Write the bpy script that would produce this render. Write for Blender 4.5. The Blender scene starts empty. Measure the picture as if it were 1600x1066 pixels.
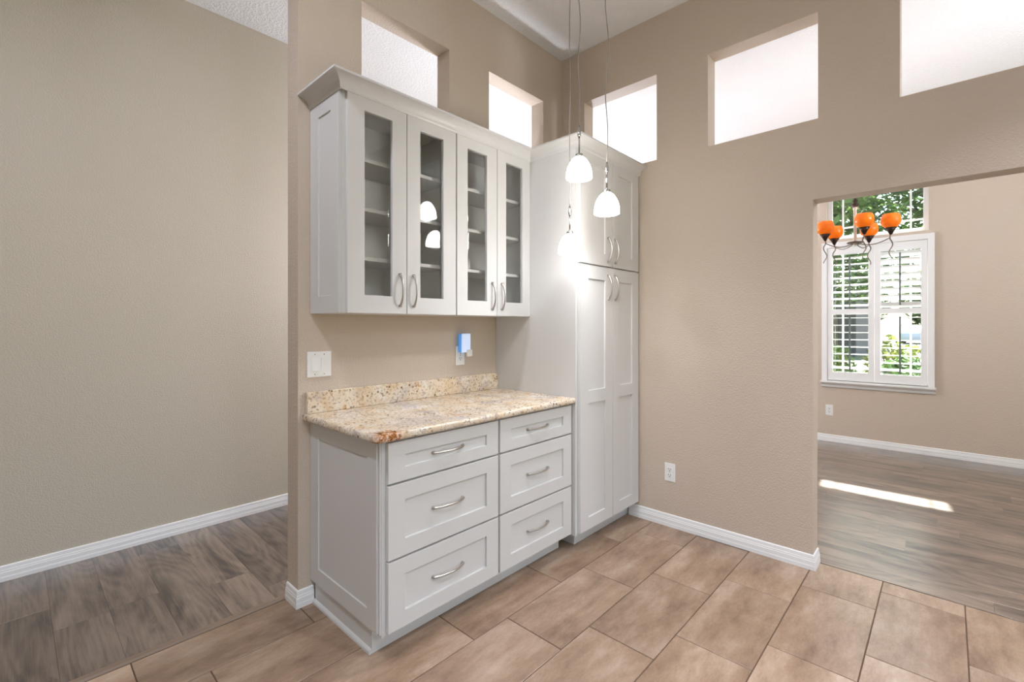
import bpy, bmesh, math, random
from mathutils import Vector, Matrix

random.seed(7)
scene = bpy.context.scene
C = scene.collection
PI = math.pi

# ------------------------------------------------------------------ camera
cam_data = bpy.data.cameras.new('camera')
cam = bpy.data.objects.new('camera', cam_data)
C.objects.link(cam)
scene.camera = cam
cam_data.sensor_width = 36.0
cam_data.lens = 729.85 / 1600 * 36.0
cam_data.shift_y = -24.0 / 1600
cam_data.clip_start = 0.02
cam_data.clip_end = 300
cam.location = (-2.9888, -2.2489, 1.3341)
cam.rotation_euler = (PI / 2, 0, math.radians(43.0247 - 90.0))

# ------------------------------------------------------------------ world, sun, exposure
SUN_DIR = Vector((-1.0, -0.107, -1.43)).normalized()      # the way the light travels
world = bpy.data.worlds.new('sky')
scene.world = world
world.use_nodes = True
wn = world.node_tree
for n in list(wn.nodes):
    wn.nodes.remove(n)
sky = wn.nodes.new('ShaderNodeTexSky')
sky.sky_type = 'NISHITA'
sky.sun_disc = False
sky.sun_elevation = math.asin(-SUN_DIR.z)
sky.sun_rotation = math.atan2(-SUN_DIR.x, -SUN_DIR.y)
sky.air_density = 1.0
sky.dust_density = 2.0
sky.ozone_density = 1.0
bg = wn.nodes.new('ShaderNodeBackground')
bg.inputs['Strength'].default_value = 0.55
wo = wn.nodes.new('ShaderNodeOutputWorld')
wn.links.new(sky.outputs[0], bg.inputs['Color'])
wn.links.new(bg.outputs[0], wo.inputs['Surface'])

sun_data = bpy.data.lights.new('sun', 'SUN')
sun_data.energy = 34.0
sun_data.angle = math.radians(0.9)
sun_data.color = (1.0, 0.96, 0.9)
sun = bpy.data.objects.new('sun', sun_data)
C.objects.link(sun)
sun.rotation_euler = SUN_DIR.to_track_quat('-Z', 'Y').to_euler()
sun.location = (12, 1, 16)

vs = scene.view_settings
vs.view_transform = 'Standard'
vs.look = 'None'
vs.exposure = 0.55
vs.gamma = 1.0
vs.use_curve_mapping = False
scene.cycles.max_bounces = 8
scene.cycles.diffuse_bounces = 5
scene.cycles.glossy_bounces = 4
scene.cycles.transparent_max_bounces = 16
scene.cycles.sample_clamp_indirect = 6.0

# strengths of the lamps and of the added fill lights, built further down
P_KITCHEN = 25.0
FILL_KITCHEN = 46.0
FILL_HALL = 150.0
FILL_DINING = 98.0
P_CHANDELIER = 3.2
E_PENDANT = 23.0
P_PENDANT = 9.0
LAMP = (0.94, 0.98, 1.11)

# ------------------------------------------------------------------ helpers: materials
def lin(r, g, b):
    f = lambda c: (c / 255) / 12.92 if c / 255 <= 0.04045 else ((c / 255 + 0.055) / 1.055) ** 2.4
    return (f(r), f(g), f(b), 1.0)

def new_mat(name):
    m = bpy.data.materials.new(name)
    m.use_nodes = True
    nt = m.node_tree
    for n in list(nt.nodes):
        nt.nodes.remove(n)
    out = nt.nodes.new('ShaderNodeOutputMaterial')
    return m, nt, out

def N(nt, kind, **kw):
    n = nt.nodes.new(kind)
    for k, v in kw.items():
        if k in n.inputs.keys():
            n.inputs[k].default_value = v
        else:
            setattr(n, k, v)
    return n

def principled(nt, out, **kw):
    b = nt.nodes.new('ShaderNodeBsdfPrincipled')
    for k, v in kw.items():
        b.inputs[k.replace('_', ' ')].default_value = v
    nt.links.new(b.outputs[0], out.inputs['Surface'])
    return b

def simple(name, col, rough=0.5, metal=0.0, spec=0.5, bump=None, bump_scale=80, emit=None, emit_s=0.0):
    m, nt, out = new_mat(name)
    b = principled(nt, out, Base_Color=col, Roughness=rough, Metallic=metal)
    b.inputs['Specular IOR Level'].default_value = spec
    if emit:
        b.inputs['Emission Color'].default_value = emit
        b.inputs['Emission Strength'].default_value = emit_s
    tc = N(nt, 'ShaderNodeTexCoord')
    nz = N(nt, 'ShaderNodeTexNoise', Scale=bump_scale, Detail=3.0)
    nt.links.new(tc.outputs['Object'], nz.inputs['Vector'])
    bp = N(nt, 'ShaderNodeBump', Strength=bump or 0.02, Distance=0.002)
    nt.links.new(nz.outputs[0], bp.inputs['Height'])
    nt.links.new(bp.outputs[0], b.inputs['Normal'])
    return m

def plaster(name, col, scale=95.0, strength=0.35, rough=0.5, spec=0.45, knock=False):
    """painted drywall with an orange-peel (or knock-down) texture"""
    m, nt, out = new_mat(name)
    b = principled(nt, out, Base_Color=col, Roughness=rough)
    b.inputs['Specular IOR Level'].default_value = spec
    geo = N(nt, 'ShaderNodeNewGeometry')
    n1 = N(nt, 'ShaderNodeTexNoise', Scale=scale, Detail=2.0, Roughness=0.5)
    nt.links.new(geo.outputs['Position'], n1.inputs['Vector'])
    ramp = N(nt, 'ShaderNodeValToRGB')
    ramp.color_ramp.elements[0].position = 0.42 if knock else 0.35
    ramp.color_ramp.elements[1].position = 0.58 if knock else 0.72
    nt.links.new(n1.outputs[0], ramp.inputs[0])
    bp = N(nt, 'ShaderNodeBump', Strength=strength, Distance=0.004)
    nt.links.new(ramp.outputs[0], bp.inputs['Height'])
    nt.links.new(bp.outputs[0], b.inputs['Normal'])
    # faint roller mottling in the paint
    n2 = N(nt, 'ShaderNodeTexNoise', Scale=1.7, Detail=2.0)
    nt.links.new(geo.outputs['Position'], n2.inputs['Vector'])
    mx = N(nt, 'ShaderNodeMix', data_type='RGBA')
    mx.inputs['Factor'].default_value = 0.5
    mx.inputs[6].default_value = col
    mx.inputs[7].default_value = (col[0] * 0.96, col[1] * 0.95, col[2] * 0.94, 1)
    nt.links.new(n2.outputs[0], mx.inputs['Factor'])
    nt.links.new(mx.outputs[2], b.inputs['Base Color'])
    return m

def tile_mat():
    m, nt, out = new_mat('brown_porcelain_tile')
    b = principled(nt, out, Roughness=0.27)
    b.inputs['Specular IOR Level'].default_value = 0.5
    tc = N(nt, 'ShaderNodeTexCoord')
    oi = N(nt, 'ShaderNodeObjectInfo')
    off = N(nt, 'ShaderNodeVectorMath', operation='SCALE')
    off.inputs[0].default_value = (37.0, 91.0, 53.0)
    nt.links.new(oi.outputs['Random'], off.inputs['Scale'])
    add = N(nt, 'ShaderNodeVectorMath', operation='ADD')
    nt.links.new(tc.outputs['Object'], add.inputs[0])
    nt.links.new(off.outputs[0], add.inputs[1])
    mp = N(nt, 'ShaderNodeMapping')
    mp.inputs['Scale'].default_value = (2.6, 7.0, 1.0)
    nt.links.new(add.outputs[0], mp.inputs['Vector'])
    n1 = N(nt, 'ShaderNodeTexNoise', Scale=1.0, Detail=9.0, Roughness=0.66, Distortion=0.1)
    nt.links.new(mp.outputs[0], n1.inputs['Vector'])
    r = N(nt, 'ShaderNodeValToRGB')
    e = r.color_ramp.elements
    e[0].position, e[0].color = 0.30, lin(126, 102, 83)
    e[1].position, e[1].color = 0.70, lin(180, 158, 138)
    k = e.new(0.5); k.color = lin(155, 130, 108)
    nt.links.new(n1.outputs[0], r.inputs[0])
    n2 = N(nt, 'ShaderNodeTexNoise', Scale=22.0, Detail=5.0, Roughness=0.7)
    nt.links.new(mp.outputs[0], n2.inputs['Vector'])
    mx = N(nt, 'ShaderNodeMix', data_type='RGBA', blend_type='OVERLAY')
    mx.inputs['Factor'].default_value = 0.22
    nt.links.new(r.outputs[0], mx.inputs[6])
    nt.links.new(n2.outputs[0], mx.inputs[7])
    hs = N(nt, 'ShaderNodeHueSaturation')
    mr = N(nt, 'ShaderNodeMapRange')
    mr.inputs['To Min'].default_value = 0.88
    mr.inputs['To Max'].default_value = 1.10
    nt.links.new(oi.outputs['Random'], mr.inputs['Value'])
    nt.links.new(mr.outputs[0], hs.inputs['Value'])
    nt.links.new(mx.outputs[2], hs.inputs['Color'])
    nt.links.new(hs.outputs[0], b.inputs['Base Color'])
    bp = N(nt, 'ShaderNodeBump', Strength=0.05, Distance=0.002)
    nt.links.new(n2.outputs[0], bp.inputs['Height'])
    nt.links.new(bp.outputs[0], b.inputs['Normal'])
    return m

def wood_mat():
    """grey-brown vinyl oak plank, grain along the plank's local Y"""
    m, nt, out = new_mat('grey_brown_oak_plank')
    b = principled(nt, out, Roughness=0.34)
    b.inputs['Coat Weight'].default_value = 1.0
    b.inputs['Coat Roughness'].default_value = 0.26
    b.inputs['Specular IOR Level'].default_value = 0.5
    tc = N(nt, 'ShaderNodeTexCoord')
    oi = N(nt, 'ShaderNodeObjectInfo')
    off = N(nt, 'ShaderNodeVectorMath', operation='SCALE')
    off.inputs[0].default_value = (71.0, 33.0, 19.0)
    nt.links.new(oi.outputs['Random'], off.inputs['Scale'])
    add = N(nt, 'ShaderNodeVectorMath', operation='ADD')
    nt.links.new(tc.outputs['Object'], add.inputs[0])
    nt.links.new(off.outputs[0], add.inputs[1])
    mp = N(nt, 'ShaderNodeMapping')
    mp.inputs['Scale'].default_value = (9.0, 1.6, 1.0)
    nt.links.new(add.outputs[0], mp.inputs['Vector'])
    n1 = N(nt, 'ShaderNodeTexNoise', Scale=1.0, Detail=6.0, Roughness=0.6, Distortion=0.5)
    nt.links.new(mp.outputs[0], n1.inputs['Vector'])
    # growth rings: contour lines of a smooth field
    mul = N(nt, 'ShaderNodeMath', operation='MULTIPLY')
    mul.inputs[1].default_value = 110.0
    n0 = N(nt, 'ShaderNodeTexNoise', Scale=0.55, Detail=1.0, Roughness=0.3, Distortion=0.3)
    nt.links.new(mp.outputs[0], n0.inputs['Vector'])
    nt.links.new(n0.outputs[0], mul.inputs[0])
    sn = N(nt, 'ShaderNodeMath', operation='SINE')
    nt.links.new(mul.outputs[0], sn.inputs[0])
    mp2 = N(nt, 'ShaderNodeMapping')
    mp2.inputs['Scale'].default_value = (150.0, 4.0, 1.0)
    nt.links.new(add.outputs[0], mp2.inputs['Vector'])
    n2 = N(nt, 'ShaderNodeTexNoise', Scale=1.0, Detail=3.0, Roughness=0.6)
    nt.links.new(mp2.outputs[0], n2.inputs['Vector'])
    r = N(nt, 'ShaderNodeValToRGB')
    e = r.color_ramp.elements
    e[0].position, e[0].color = 0.30, lin(58, 47, 40)
    e[1].position, e[1].color = 0.72, lin(136, 120, 105)
    k = e.new(0.43); k.color = lin(95, 80, 69)
    k = e.new(0.56); k.color = lin(119, 103, 90)
    s1 = N(nt, 'ShaderNodeMath', operation='MULTIPLY_ADD')
    s1.inputs[1].default_value = 0.045
    nt.links.new(sn.outputs[0], s1.inputs[0])
    nt.links.new(n1.outputs[0], s1.inputs[2])
    s2 = N(nt, 'ShaderNodeMath', operation='MULTIPLY_ADD')
    s2.inputs[1].default_value = 0.34
    nt.links.new(n2.outputs[0], s2.inputs[0])
    nt.links.new(s1.outputs[0], s2.inputs[2])
    s3 = N(nt, 'ShaderNodeMath', operation='SUBTRACT')
    s3.inputs[1].default_value = 0.17
    nt.links.new(s2.outputs[0], s3.inputs[0])
    nt.links.new(s3.outputs[0], r.inputs[0])
    # dark cracks and knots
    mp3 = N(nt, 'ShaderNodeMapping')
    mp3.inputs['Scale'].default_value = (7.0, 1.8, 1.0)
    nt.links.new(add.outputs[0], mp3.inputs['Vector'])
    n3 = N(nt, 'ShaderNodeTexNoise', Scale=1.1, Detail=5.0, Roughness=0.6, Distortion=1.6)
    nt.links.new(mp3.outputs[0], n3.inputs['Vector'])
    r3 = N(nt, 'ShaderNodeValToRGB')
    e3 = r3.color_ramp.elements
    e3[0].position, e3[0].color = 0.29, (0.40, 0.38, 0.36, 1)
    e3[1].position, e3[1].color = 0.37, (1, 1, 1, 1)
    nt.links.new(n3.outputs[0], r3.inputs[0])
    mx = N(nt, 'ShaderNodeMix', data_type='RGBA', blend_type='MULTIPLY')
    mx.inputs['Factor'].default_value = 1.0
    nt.links.new(r.outputs[0], mx.inputs[6])
    nt.links.new(r3.outputs[0], mx.inputs[7])
    hs = N(nt, 'ShaderNodeHueSaturation')
    mr = N(nt, 'ShaderNodeMapRange')
    mr.inputs['To Min'].default_value = 0.80
    mr.inputs['To Max'].default_value = 1.18
    nt.links.new(oi.outputs['Random'], mr.inputs['Value'])
    nt.links.new(mr.outputs[0], hs.inputs['Value'])
    nt.links.new(mx.outputs[2], hs.inputs['Color'])
    nt.links.new(hs.outputs[0], b.inputs['Base Color'])
    bp = N(nt, 'ShaderNodeBump', Strength=0.10, Distance=0.001)
    nt.links.new(n2.outputs[0], bp.inputs['Height'])
    nt.links.new(bp.outputs[0], b.inputs['Normal'])
    return m

def granite_mat():
    m, nt, out = new_mat('cream_gold_granite')
    b = principled(nt, out, Roughness=0.16)
    geo = N(nt, 'ShaderNodeNewGeometry')
    mp = N(nt, 'ShaderNodeMapping')
    mp.inputs['Rotation'].default_value = (0.3, 0.2, 0.5)
    nt.links.new(geo.outputs['Position'], mp.inputs['Vector'])
    def noise(s, d, ro=0.6, di=0.0):
        n = N(nt, 'ShaderNodeTexNoise', Scale=s, Detail=d, Roughness=ro, Distortion=di)
        nt.links.new(mp.outputs[0], n.inputs['Vector'])
        return n
    def ramp(src, *stops):
        r = N(nt, 'ShaderNodeValToRGB')
        e = r.color_ramp.elements
        e[0].position, e[0].color = stops[0]
        e[1].position, e[1].color = stops[-1]
        for p, c in stops[1:-1]:
            k = e.new(p); k.color = c
        nt.links.new(src, r.inputs[0])
        return r
    def mix(a, c, fac, blend='MIX'):
        mx = N(nt, 'ShaderNodeMix', data_type='RGBA', blend_type=blend)
        if isinstance(fac, float):
            mx.inputs['Factor'].default_value = fac
        else:
            nt.links.new(fac, mx.inputs['Factor'])
        for i, v in ((6, a), (7, c)):
            if isinstance(v, tuple):
                mx.inputs[i].default_value = v
            else:
                nt.links.new(v, mx.inputs[i])
        return mx.outputs[2]
    W, K = (1, 1, 1, 1), (0, 0, 0, 1)
    base = ramp(noise(9, 5, 0.6, 0.5).outputs[0], (0.32, lin(214, 188, 152)), (0.5, lin(224, 207, 184)), (0.68, lin(230, 221, 208)))
    cloud = ramp(noise(4.5, 4, 0.6, 0.8).outputs[0], (0.52, K), (0.66, W))
    c = mix(base.outputs[0], lin(196, 184, 176), cloud.outputs[0])
    gold = ramp(noise(6.2, 5, 0.62, 1.2).outputs[0], (0.62, K), (0.72, W))
    c = mix(c, lin(206, 164, 108), gold.outputs[0])
    fleck = ramp(noise(75, 4, 0.7).outputs[0], (0.36, (0.32, 0.25, 0.18, 1)), (0.48, W))
    c = mix(c, fleck.outputs[0], 0.75, 'MULTIPLY')
    vor = N(nt, 'ShaderNodeTexVoronoi', Scale=46.0, Randomness=1.0)
    nt.links.new(mp.outputs[0], vor.inputs['Vector'])
    sel = ramp(noise(14, 3).outputs[0], (0.50, K), (0.58, W))
    dot = ramp(vor.outputs['Distance'], (0.20, W), (0.32, K))
    f = N(nt, 'ShaderNodeMath', operation='MULTIPLY')
    nt.links.new(dot.outputs[0], f.inputs[0])
    nt.links.new(sel.outputs[0], f.inputs[1])
    c = mix(c, lin(112, 84, 54), f.outputs[0])
    # one rusty inclusion at the front left corner of the slab
    d = N(nt, 'ShaderNodeVectorMath', operation='DISTANCE')
    d.inputs[1].default_value = (-1.985, -0.655, 0.90)
    nt.links.new(geo.outputs['Position'], d.inputs[0])
    n9 = noise(30, 5, 0.7)
    dd = N(nt, 'ShaderNodeMath', operation='MULTIPLY_ADD')
    dd.inputs[1].default_value = 0.09
    nt.links.new(n9.outputs[0], dd.inputs[0])
    nt.links.new(d.outputs['Value'], dd.inputs[2])
    rust = ramp(dd.outputs[0], (0.085, W), (0.125, K))
    rc = ramp(noise(60, 5, 0.7).outputs[0], (0.36, lin(74, 44, 30)), (0.5, lin(176, 112, 56)), (0.62, lin(214, 196, 180)))
    c = mix(c, rc.outputs[0], rust.outputs[0])
    nt.links.new(c, b.inputs['Base Color'])
    return m

def glass_mat(name, tint=(1, 1, 1, 1)):
    """clear pane: mirror reflection by Fresnel over a see-through sheet"""
    m, nt, out = new_mat(name)
    tr = N(nt, 'ShaderNodeBsdfTransparent')
    tr.inputs['Color'].default_value = tint
    gl = N(nt, 'ShaderNodeBsdfGlossy')
    gl.inputs['Roughness'].default_value = 0.0
    lw = N(nt, 'ShaderNodeLayerWeight')
    lw.inputs['Blend'].default_value = 0.5
    pw = N(nt, 'ShaderNodeMath', operation='POWER')      # Schlick's Fresnel, the same from both sides
    pw.inputs[1].default_value = 5.0
    nt.links.new(lw.outputs['Facing'], pw.inputs[0])
    ma = N(nt, 'ShaderNodeMath', operation='MULTIPLY_ADD')
    ma.inputs[1].default_value = 0.95
    ma.inputs[2].default_value = 0.045
    nt.links.new(pw.outputs[0], ma.inputs[0])
    mx = N(nt, 'ShaderNodeMixShader')
    nt.links.new(ma.outputs[0], mx.inputs[0])
    nt.links.new(tr.outputs[0], mx.inputs[1])
    nt.links.new(gl.outputs[0], mx.inputs[2])
    nt.links.new(mx.outputs[0], out.inputs['Surface'])
    return m

def emitter(name, col, s):
    m, nt, out = new_mat(name)
    e = N(nt, 'ShaderNodeEmission')
    e.inputs['Color'].default_value = col
    e.inputs['Strength'].default_value = s
    nt.links.new(e.outputs[0], out.inputs['Surface'])
    return m

def leaf_mat(name, c1, c2):
    m, nt, out = new_mat(name)
    b = principled(nt, out, Roughness=0.5)
    geo = N(nt, 'ShaderNodeNewGeometry')
    r = N(nt, 'ShaderNodeValToRGB')
    r.color_ramp.elements[0].color = c1
    r.color_ramp.elements[1].color = c2
    nt.links.new(geo.outputs['Random Per Island'], r.inputs[0])
    nt.links.new(r.outputs[0], b.inputs['Base Color'])
    t = N(nt, 'ShaderNodeBsdfTranslucent')
    nt.links.new(r.outputs[0], t.inputs['Color'])
    mx = N(nt, 'ShaderNodeMixShader')
    mx.inputs[0].default_value = 0.35
    nt.links.new(b.outputs[0], mx.inputs[1])
    nt.links.new(t.outputs[0], mx.inputs[2])
    nt.links.new(mx.outputs[0], out.inputs['Surface'])
    return m

def orange_glass():
    m, nt, out = new_mat('orange_art_glass')
    b = principled(nt, out, Base_Color=lin(245, 130, 20), Roughness=0.25)
    tc = N(nt, 'ShaderNodeTexCoord')
    nz = N(nt, 'ShaderNodeTexNoise', Scale=14.0, Detail=3.0)
    nt.links.new(tc.outputs['Object'], nz.inputs['Vector'])
    r = N(nt, 'ShaderNodeValToRGB')
    r.color_ramp.elements[0].color = lin(214, 98, 6)
    r.color_ramp.elements[1].color = lin(240, 136, 20)
    nt.links.new(nz.outputs[0], r.inputs[0])
    nt.links.new(r.outputs[0], b.inputs['Base Color'])
    b.inputs['Emission Strength'].default_value = 0.22
    nt.links.new(r.outputs[0], b.inputs['Emission Color'])
    t = N(nt, 'ShaderNodeBsdfTranslucent')
    nt.links.new(r.outputs[0], t.inputs['Color'])
    mx = N(nt, 'ShaderNodeMixShader')
    mx.inputs[0].default_value = 0.06
    nt.links.new(b.outputs[0], mx.inputs[1])
    nt.links.new(t.outputs[0], mx.inputs[2])
    nt.links.new(mx.outputs[0], out.inputs['Surface'])
    return m

WALL = plaster('beige_wall_paint', lin(202, 187, 171), 105, 0.36)
WALL_HALL = plaster('khaki_wall_paint', lin(196, 188, 172), 130, 0.28)
CEIL = plaster('white_knockdown_ceiling', lin(240, 241, 241), 62, 0.55, 0.7, 0.2, True)
TRIM = simple('white_trim_paint', lin(238, 238, 237), 0.35)
CAB = simple('pale_grey_cabinet_paint', lin(211, 210, 208), 0.38)
CABIN = simple('grey_cabinet_interior', lin(214, 213, 211), 0.5)
STEEL = simple('brushed_nickel', lin(196, 192, 186), 0.28, 1.0)
CHROME = simple('satin_chrome', lin(190, 190, 190), 0.18, 1.0)
PLATE = simple('white_plastic', lin(238, 237, 234), 0.3)
SLOT = simple('dark_slot', lin(60, 58, 55), 0.6)
GROUT = simple('brown_grout', lin(92, 70, 54), 0.9)
TILE = tile_mat()
WOOD = wood_mat()
STRIP = simple('taupe_reducer_strip', lin(122, 104, 88), 0.45)
GRANITE = granite_mat()
GLASS = glass_mat('cabinet_glass', (0.985, 0.99, 0.985, 1))
WINGLASS = glass_mat('window_glass', (0.95, 0.98, 0.97, 1))
SHADE = emitter('lit_white_glass', (1.0, 0.97, 0.93, 1), E_PENDANT)
LENS = emitter('lit_lens', (1.0, 0.94, 0.86, 1), 6.0)
ORANGE = orange_glass()
BRONZE = simple('dark_bronze', lin(58, 46, 38), 0.4, 0.7)
PEWTER = simple('grey_pewter_rod', lin(120, 108, 98), 0.4, 0.6)
CORD = simple('grey_cable', lin(150, 145, 140), 0.4)
ROD = simple('pale_champagne_metal', lin(214, 196, 184), 0.35, 0.3)
BLUE = simple('blue_tinted_plastic', lin(96, 160, 220), 0.25, emit=lin(80, 150, 225), emit_s=0.35)
BLUEW = simple('glowing_pale_plastic', lin(205, 216, 240), 0.25, emit=lin(190, 212, 245), emit_s=0.4)
TILT = simple('backlit_tilt_rod', lin(104, 110, 110), 0.4)  # backlit look of the rods put into their dark grey

# ------------------------------------------------------------------ helpers: geometry
class MB:
    """collects shapes into one mesh"""
    def __init__(self):
        self.bm = bmesh.new()
    def box(self, x0, x1, y0, y1, z0, z1):
        v = [self.bm.verts.new(p) for p in ((x0, y0, z0), (x1, y0, z0), (x1, y1, z0), (x0, y1, z0),
                                            (x0, y0, z1), (x1, y0, z1), (x1, y1, z1), (x0, y1, z1))]
        for f in ((0, 3, 2, 1), (4, 5, 6, 7), (0, 1, 5, 4), (1, 2, 6, 5), (2, 3, 7, 6), (3, 0, 4, 7)):
            self.bm.faces.new([v[i] for i in f])
        return self
    def rbox(self, x0, x1, y0, y1, z0, z1, b=0.002, seg=2):
        t = MB().box(x0, x1, y0, y1, z0, z1)
        bmesh.ops.bevel(t.bm, geom=list(t.bm.edges), offset=b, segments=seg, affect='EDGES', profile=0.5)
        return self.merge(t)
    def merge(self, other):
        me = bpy.data.meshes.new('t')
        other.bm.to_mesh(me)
        other.bm.free()
        self.bm.from_mesh(me)
        bpy.data.meshes.remove(me)
        return self
    def lathe(self, prof, c=(0, 0, 0), seg=32, smooth=True, axis='z', closed=False):
        rings = []
        for r, h in prof:
            ring = []
            if r < 1e-6:
                p = (c[0], c[1], c[2] + h) if axis == 'z' else ((c[0] + h, c[1], c[2]) if axis == 'x' else (c[0], c[1] + h, c[2]))
                ring = [self.bm.verts.new(p)]
            else:
                for i in range(seg):
                    a = 2 * PI * i / seg
                    u, w = r * math.cos(a), r * math.sin(a)
                    p = (c[0] + u, c[1] + w, c[2] + h) if axis == 'z' else ((c[0] + h, c[1] + u, c[2] + w) if axis == 'x' else (c[0] + u, c[1] + h, c[2] + w))
                    ring.append(self.bm.verts.new(p))
            rings.append(ring)
        for a, b in zip(rings, rings[1:]):
            for i in range(seg):
                j = (i + 1) % seg
                q = []
                for v in (a[i % len(a)], a[j % len(a)], b[j % len(b)], b[i % len(b)]):
                    if v not in q:
                        q.append(v)
                if len(q) > 2:
                    f = self.bm.faces.new(q)
                    f.smooth = smooth
        return self
    def tube(self, pts, rad, seg=10, flat=1.0, caps=True):
        pts = [Vector(p) for p in pts]
        rr = rad if isinstance(rad, (list, tuple)) else [rad] * len(pts)
        t0 = (pts[1] - pts[0]).normalized()
        ref = Vector((0, 0, 1)) if abs(t0.z) < 0.9 else Vector((1, 0, 0))
        nrm = (ref - t0 * ref.dot(t0)).normalized()
        rings = []
        for i, p in enumerate(pts):
            t = (pts[min(i + 1, len(pts) - 1)] - pts[max(i - 1, 0)]).normalized()
            nrm = (nrm - t * nrm.dot(t)).normalized()
            bn = t.cross(nrm)
            ring = []
            for k in range(seg):
                a = 2 * PI * k / seg
                ring.append(self.bm.verts.new(p + (nrm * math.cos(a) + bn * math.sin(a) * flat) * rr[i]))
            rings.append(ring)
        for a, b in zip(rings, rings[1:]):
            for k in range(seg):
                j = (k + 1) % seg
                f = self.bm.faces.new((a[k], a[j], b[j], b[k]))
                f.smooth = True
        if caps:
            self.bm.faces.new(list(reversed(rings[0])))
            self.bm.faces.new(rings[-1])
        return self
    def sweep(self, path, prof, caps=True):
        """profile (out, z) along a floor-plan path with mitred corners, out to the right of travel"""
        n = len(path)
        P = [Vector((p[0], p[1])) for p in path]
        rings = []
        for i in range(n):
            ds = []
            if i > 0:
                ds.append((P[i] - P[i - 1]).normalized())
            if i < n - 1:
                ds.append((P[i + 1] - P[i]).normalized())
            ns = [Vector((d.y, -d.x)) for d in ds]
            if len(ns) == 2:
                m = (ns[0] + ns[1]).normalized()
                m = m / max(0.2, m.dot(ns[0]))
            else:
                m = ns[0]
            rings.append([self.bm.verts.new((P[i].x + m.x * o, P[i].y + m.y * o, z)) for o, z in prof])
        k = len(prof)
        for a, b in zip(rings, rings[1:]):
            for i in range(k):
                j = (i + 1) % k
                self.bm.faces.new((a[i], a[j], b[j], b[i]))
        if caps:
            self.bm.faces.new(rings[0])
            self.bm.faces.new(list(reversed(rings[-1])))
        return self
    def hfield(self, us, vs, height, fn, back=0.0):
        """grid of cells with its own front height each (None = hole); fn(u, v, w) -> point"""
        cache = {}
        def V(u, v, w):
            k = (round(u, 6), round(v, 6), round(w, 6))
            if k not in cache:
                cache[k] = self.bm.verts.new(fn(u, v, w))
            return cache[k]
        nu, nv = len(us) - 1, len(vs) - 1
        H = lambda i, j: height(i, j) if 0 <= i < nu and 0 <= j < nv else None
        for i in range(nu):
            for j in range(nv):
                h = H(i, j)
                if h is None:
                    continue
                u0, u1, v0, v1 = us[i], us[i + 1], vs[j], vs[j + 1]
                self.bm.faces.new((V(u0, v0, h), V(u1, v0, h), V(u1, v1, h), V(u0, v1, h)))
                self.bm.faces.new((V(u0, v0, back), V(u0, v1, back), V(u1, v1, back), V(u1, v0, back)))
                for (di, dj, a, b) in ((-1, 0, (u0, v1), (u0, v0)), (1, 0, (u1, v0), (u1, v1)), (0, -1, (u0, v0), (u1, v0)), (0, 1, (u1, v1), (u0, v1))):
                    g = H(i + di, j + dj)
                    lo = back if g is None else g
                    if lo < h - 1e-9:
                        self.bm.faces.new((V(a[0], a[1], lo), V(b[0], b[1], lo), V(b[0], b[1], h), V(a[0], a[1], h)))
        return self
    def mesh(self, name, recalc=True):
        if recalc:
            bmesh.ops.recalc_face_normals(self.bm, faces=list(self.bm.faces))
        me = bpy.data.meshes.new(name)
        self.bm.to_mesh(me)
        self.bm.free()
        return me

def tag(o, label=None, cat=None, group=None, kind=None):
    if label: o['label'] = label
    if cat: o['category'] = cat
    if group: o['group'] = group
    if kind: o['kind'] = kind
    return o

def obj(name, mb, mat, parent=None, bevel=0.0, smooth=False, loc=None, seg=2):
    me = mb.mesh(name) if isinstance(mb, MB) else mb
    if not me.materials:
        me.materials.append(mat)
    o = bpy.data.objects.new(name, me)
    C.objects.link(o)
    if parent is not None:
        o.parent = parent
        if loc is None:                               # world-space mesh under an Empty
            o.matrix_parent_inverse = Matrix.Translation(-world_loc(parent))
    if loc is not None:
        o.location = loc
    if bevel:
        m = o.modifiers.new('bevel', 'BEVEL')
        m.width = bevel
        m.segments = seg
        m.limit_method = 'ANGLE'
        m.angle_limit = math.radians(40)
    if smooth:
        for p in me.polygons:
            p.use_smooth = True
    return o

def world_loc(o):
    # Empties stand at their base; meshes are built in world coordinates (origin at the world origin)
    return Vector(o.location) if o.parent is None else Vector((0, 0, 0))

def thing(name, loc, label, cat, group=None, kind=None):
    o = bpy.data.objects.new(name, None)
    C.objects.link(o)
    o.location = loc
    o.empty_display_size = 0.1
    return tag(o, label, cat, group, kind)

def uniq(v):
    return sorted(set(round(x, 6) for x in v))

def holes_fn(us, vs, holes, h):
    def f(i, j):
        u, v = (us[i] + us[i + 1]) / 2, (vs[j] + vs[j + 1]) / 2
        for (a, b, c, d) in holes:
            if a < u < b and c < v < d:
                return None
        return h
    return f

def wall(name, u0, u1, z0, z1, holes, t, fn, mat, label):
    us = uniq([u0, u1] + [x for h in holes for x in h[:2]])
    vs = uniq([z0, z1] + [x for h in holes for x in h[2:]])
    mb = MB().hfield(us, vs, holes_fn(us, vs, holes, t), fn)
    return tag(obj(name, mb, mat), label, 'wall', kind='structure')

# ------------------------------------------------------------------ room numbers
H = 3.44                      # ceilings
WT = 0.118                    # partition thickness
XE = -2.064                   # free end of the cabinet wall
YE = -1.710                   # doorway jamb on the right wall
ZH = 2.023                    # doorway header
XF = 3.455                    # far wall of the dining room
YH = 1.36                     # far wall of the hall
ZO0, ZO1 = 2.461, 3.040       # square openings high in the walls
HB = 0.081                    # baseboard height
TY = 0.135                    # tile / plank line at the hall
TX = 0.112                    # tile / plank line at the doorway

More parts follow.
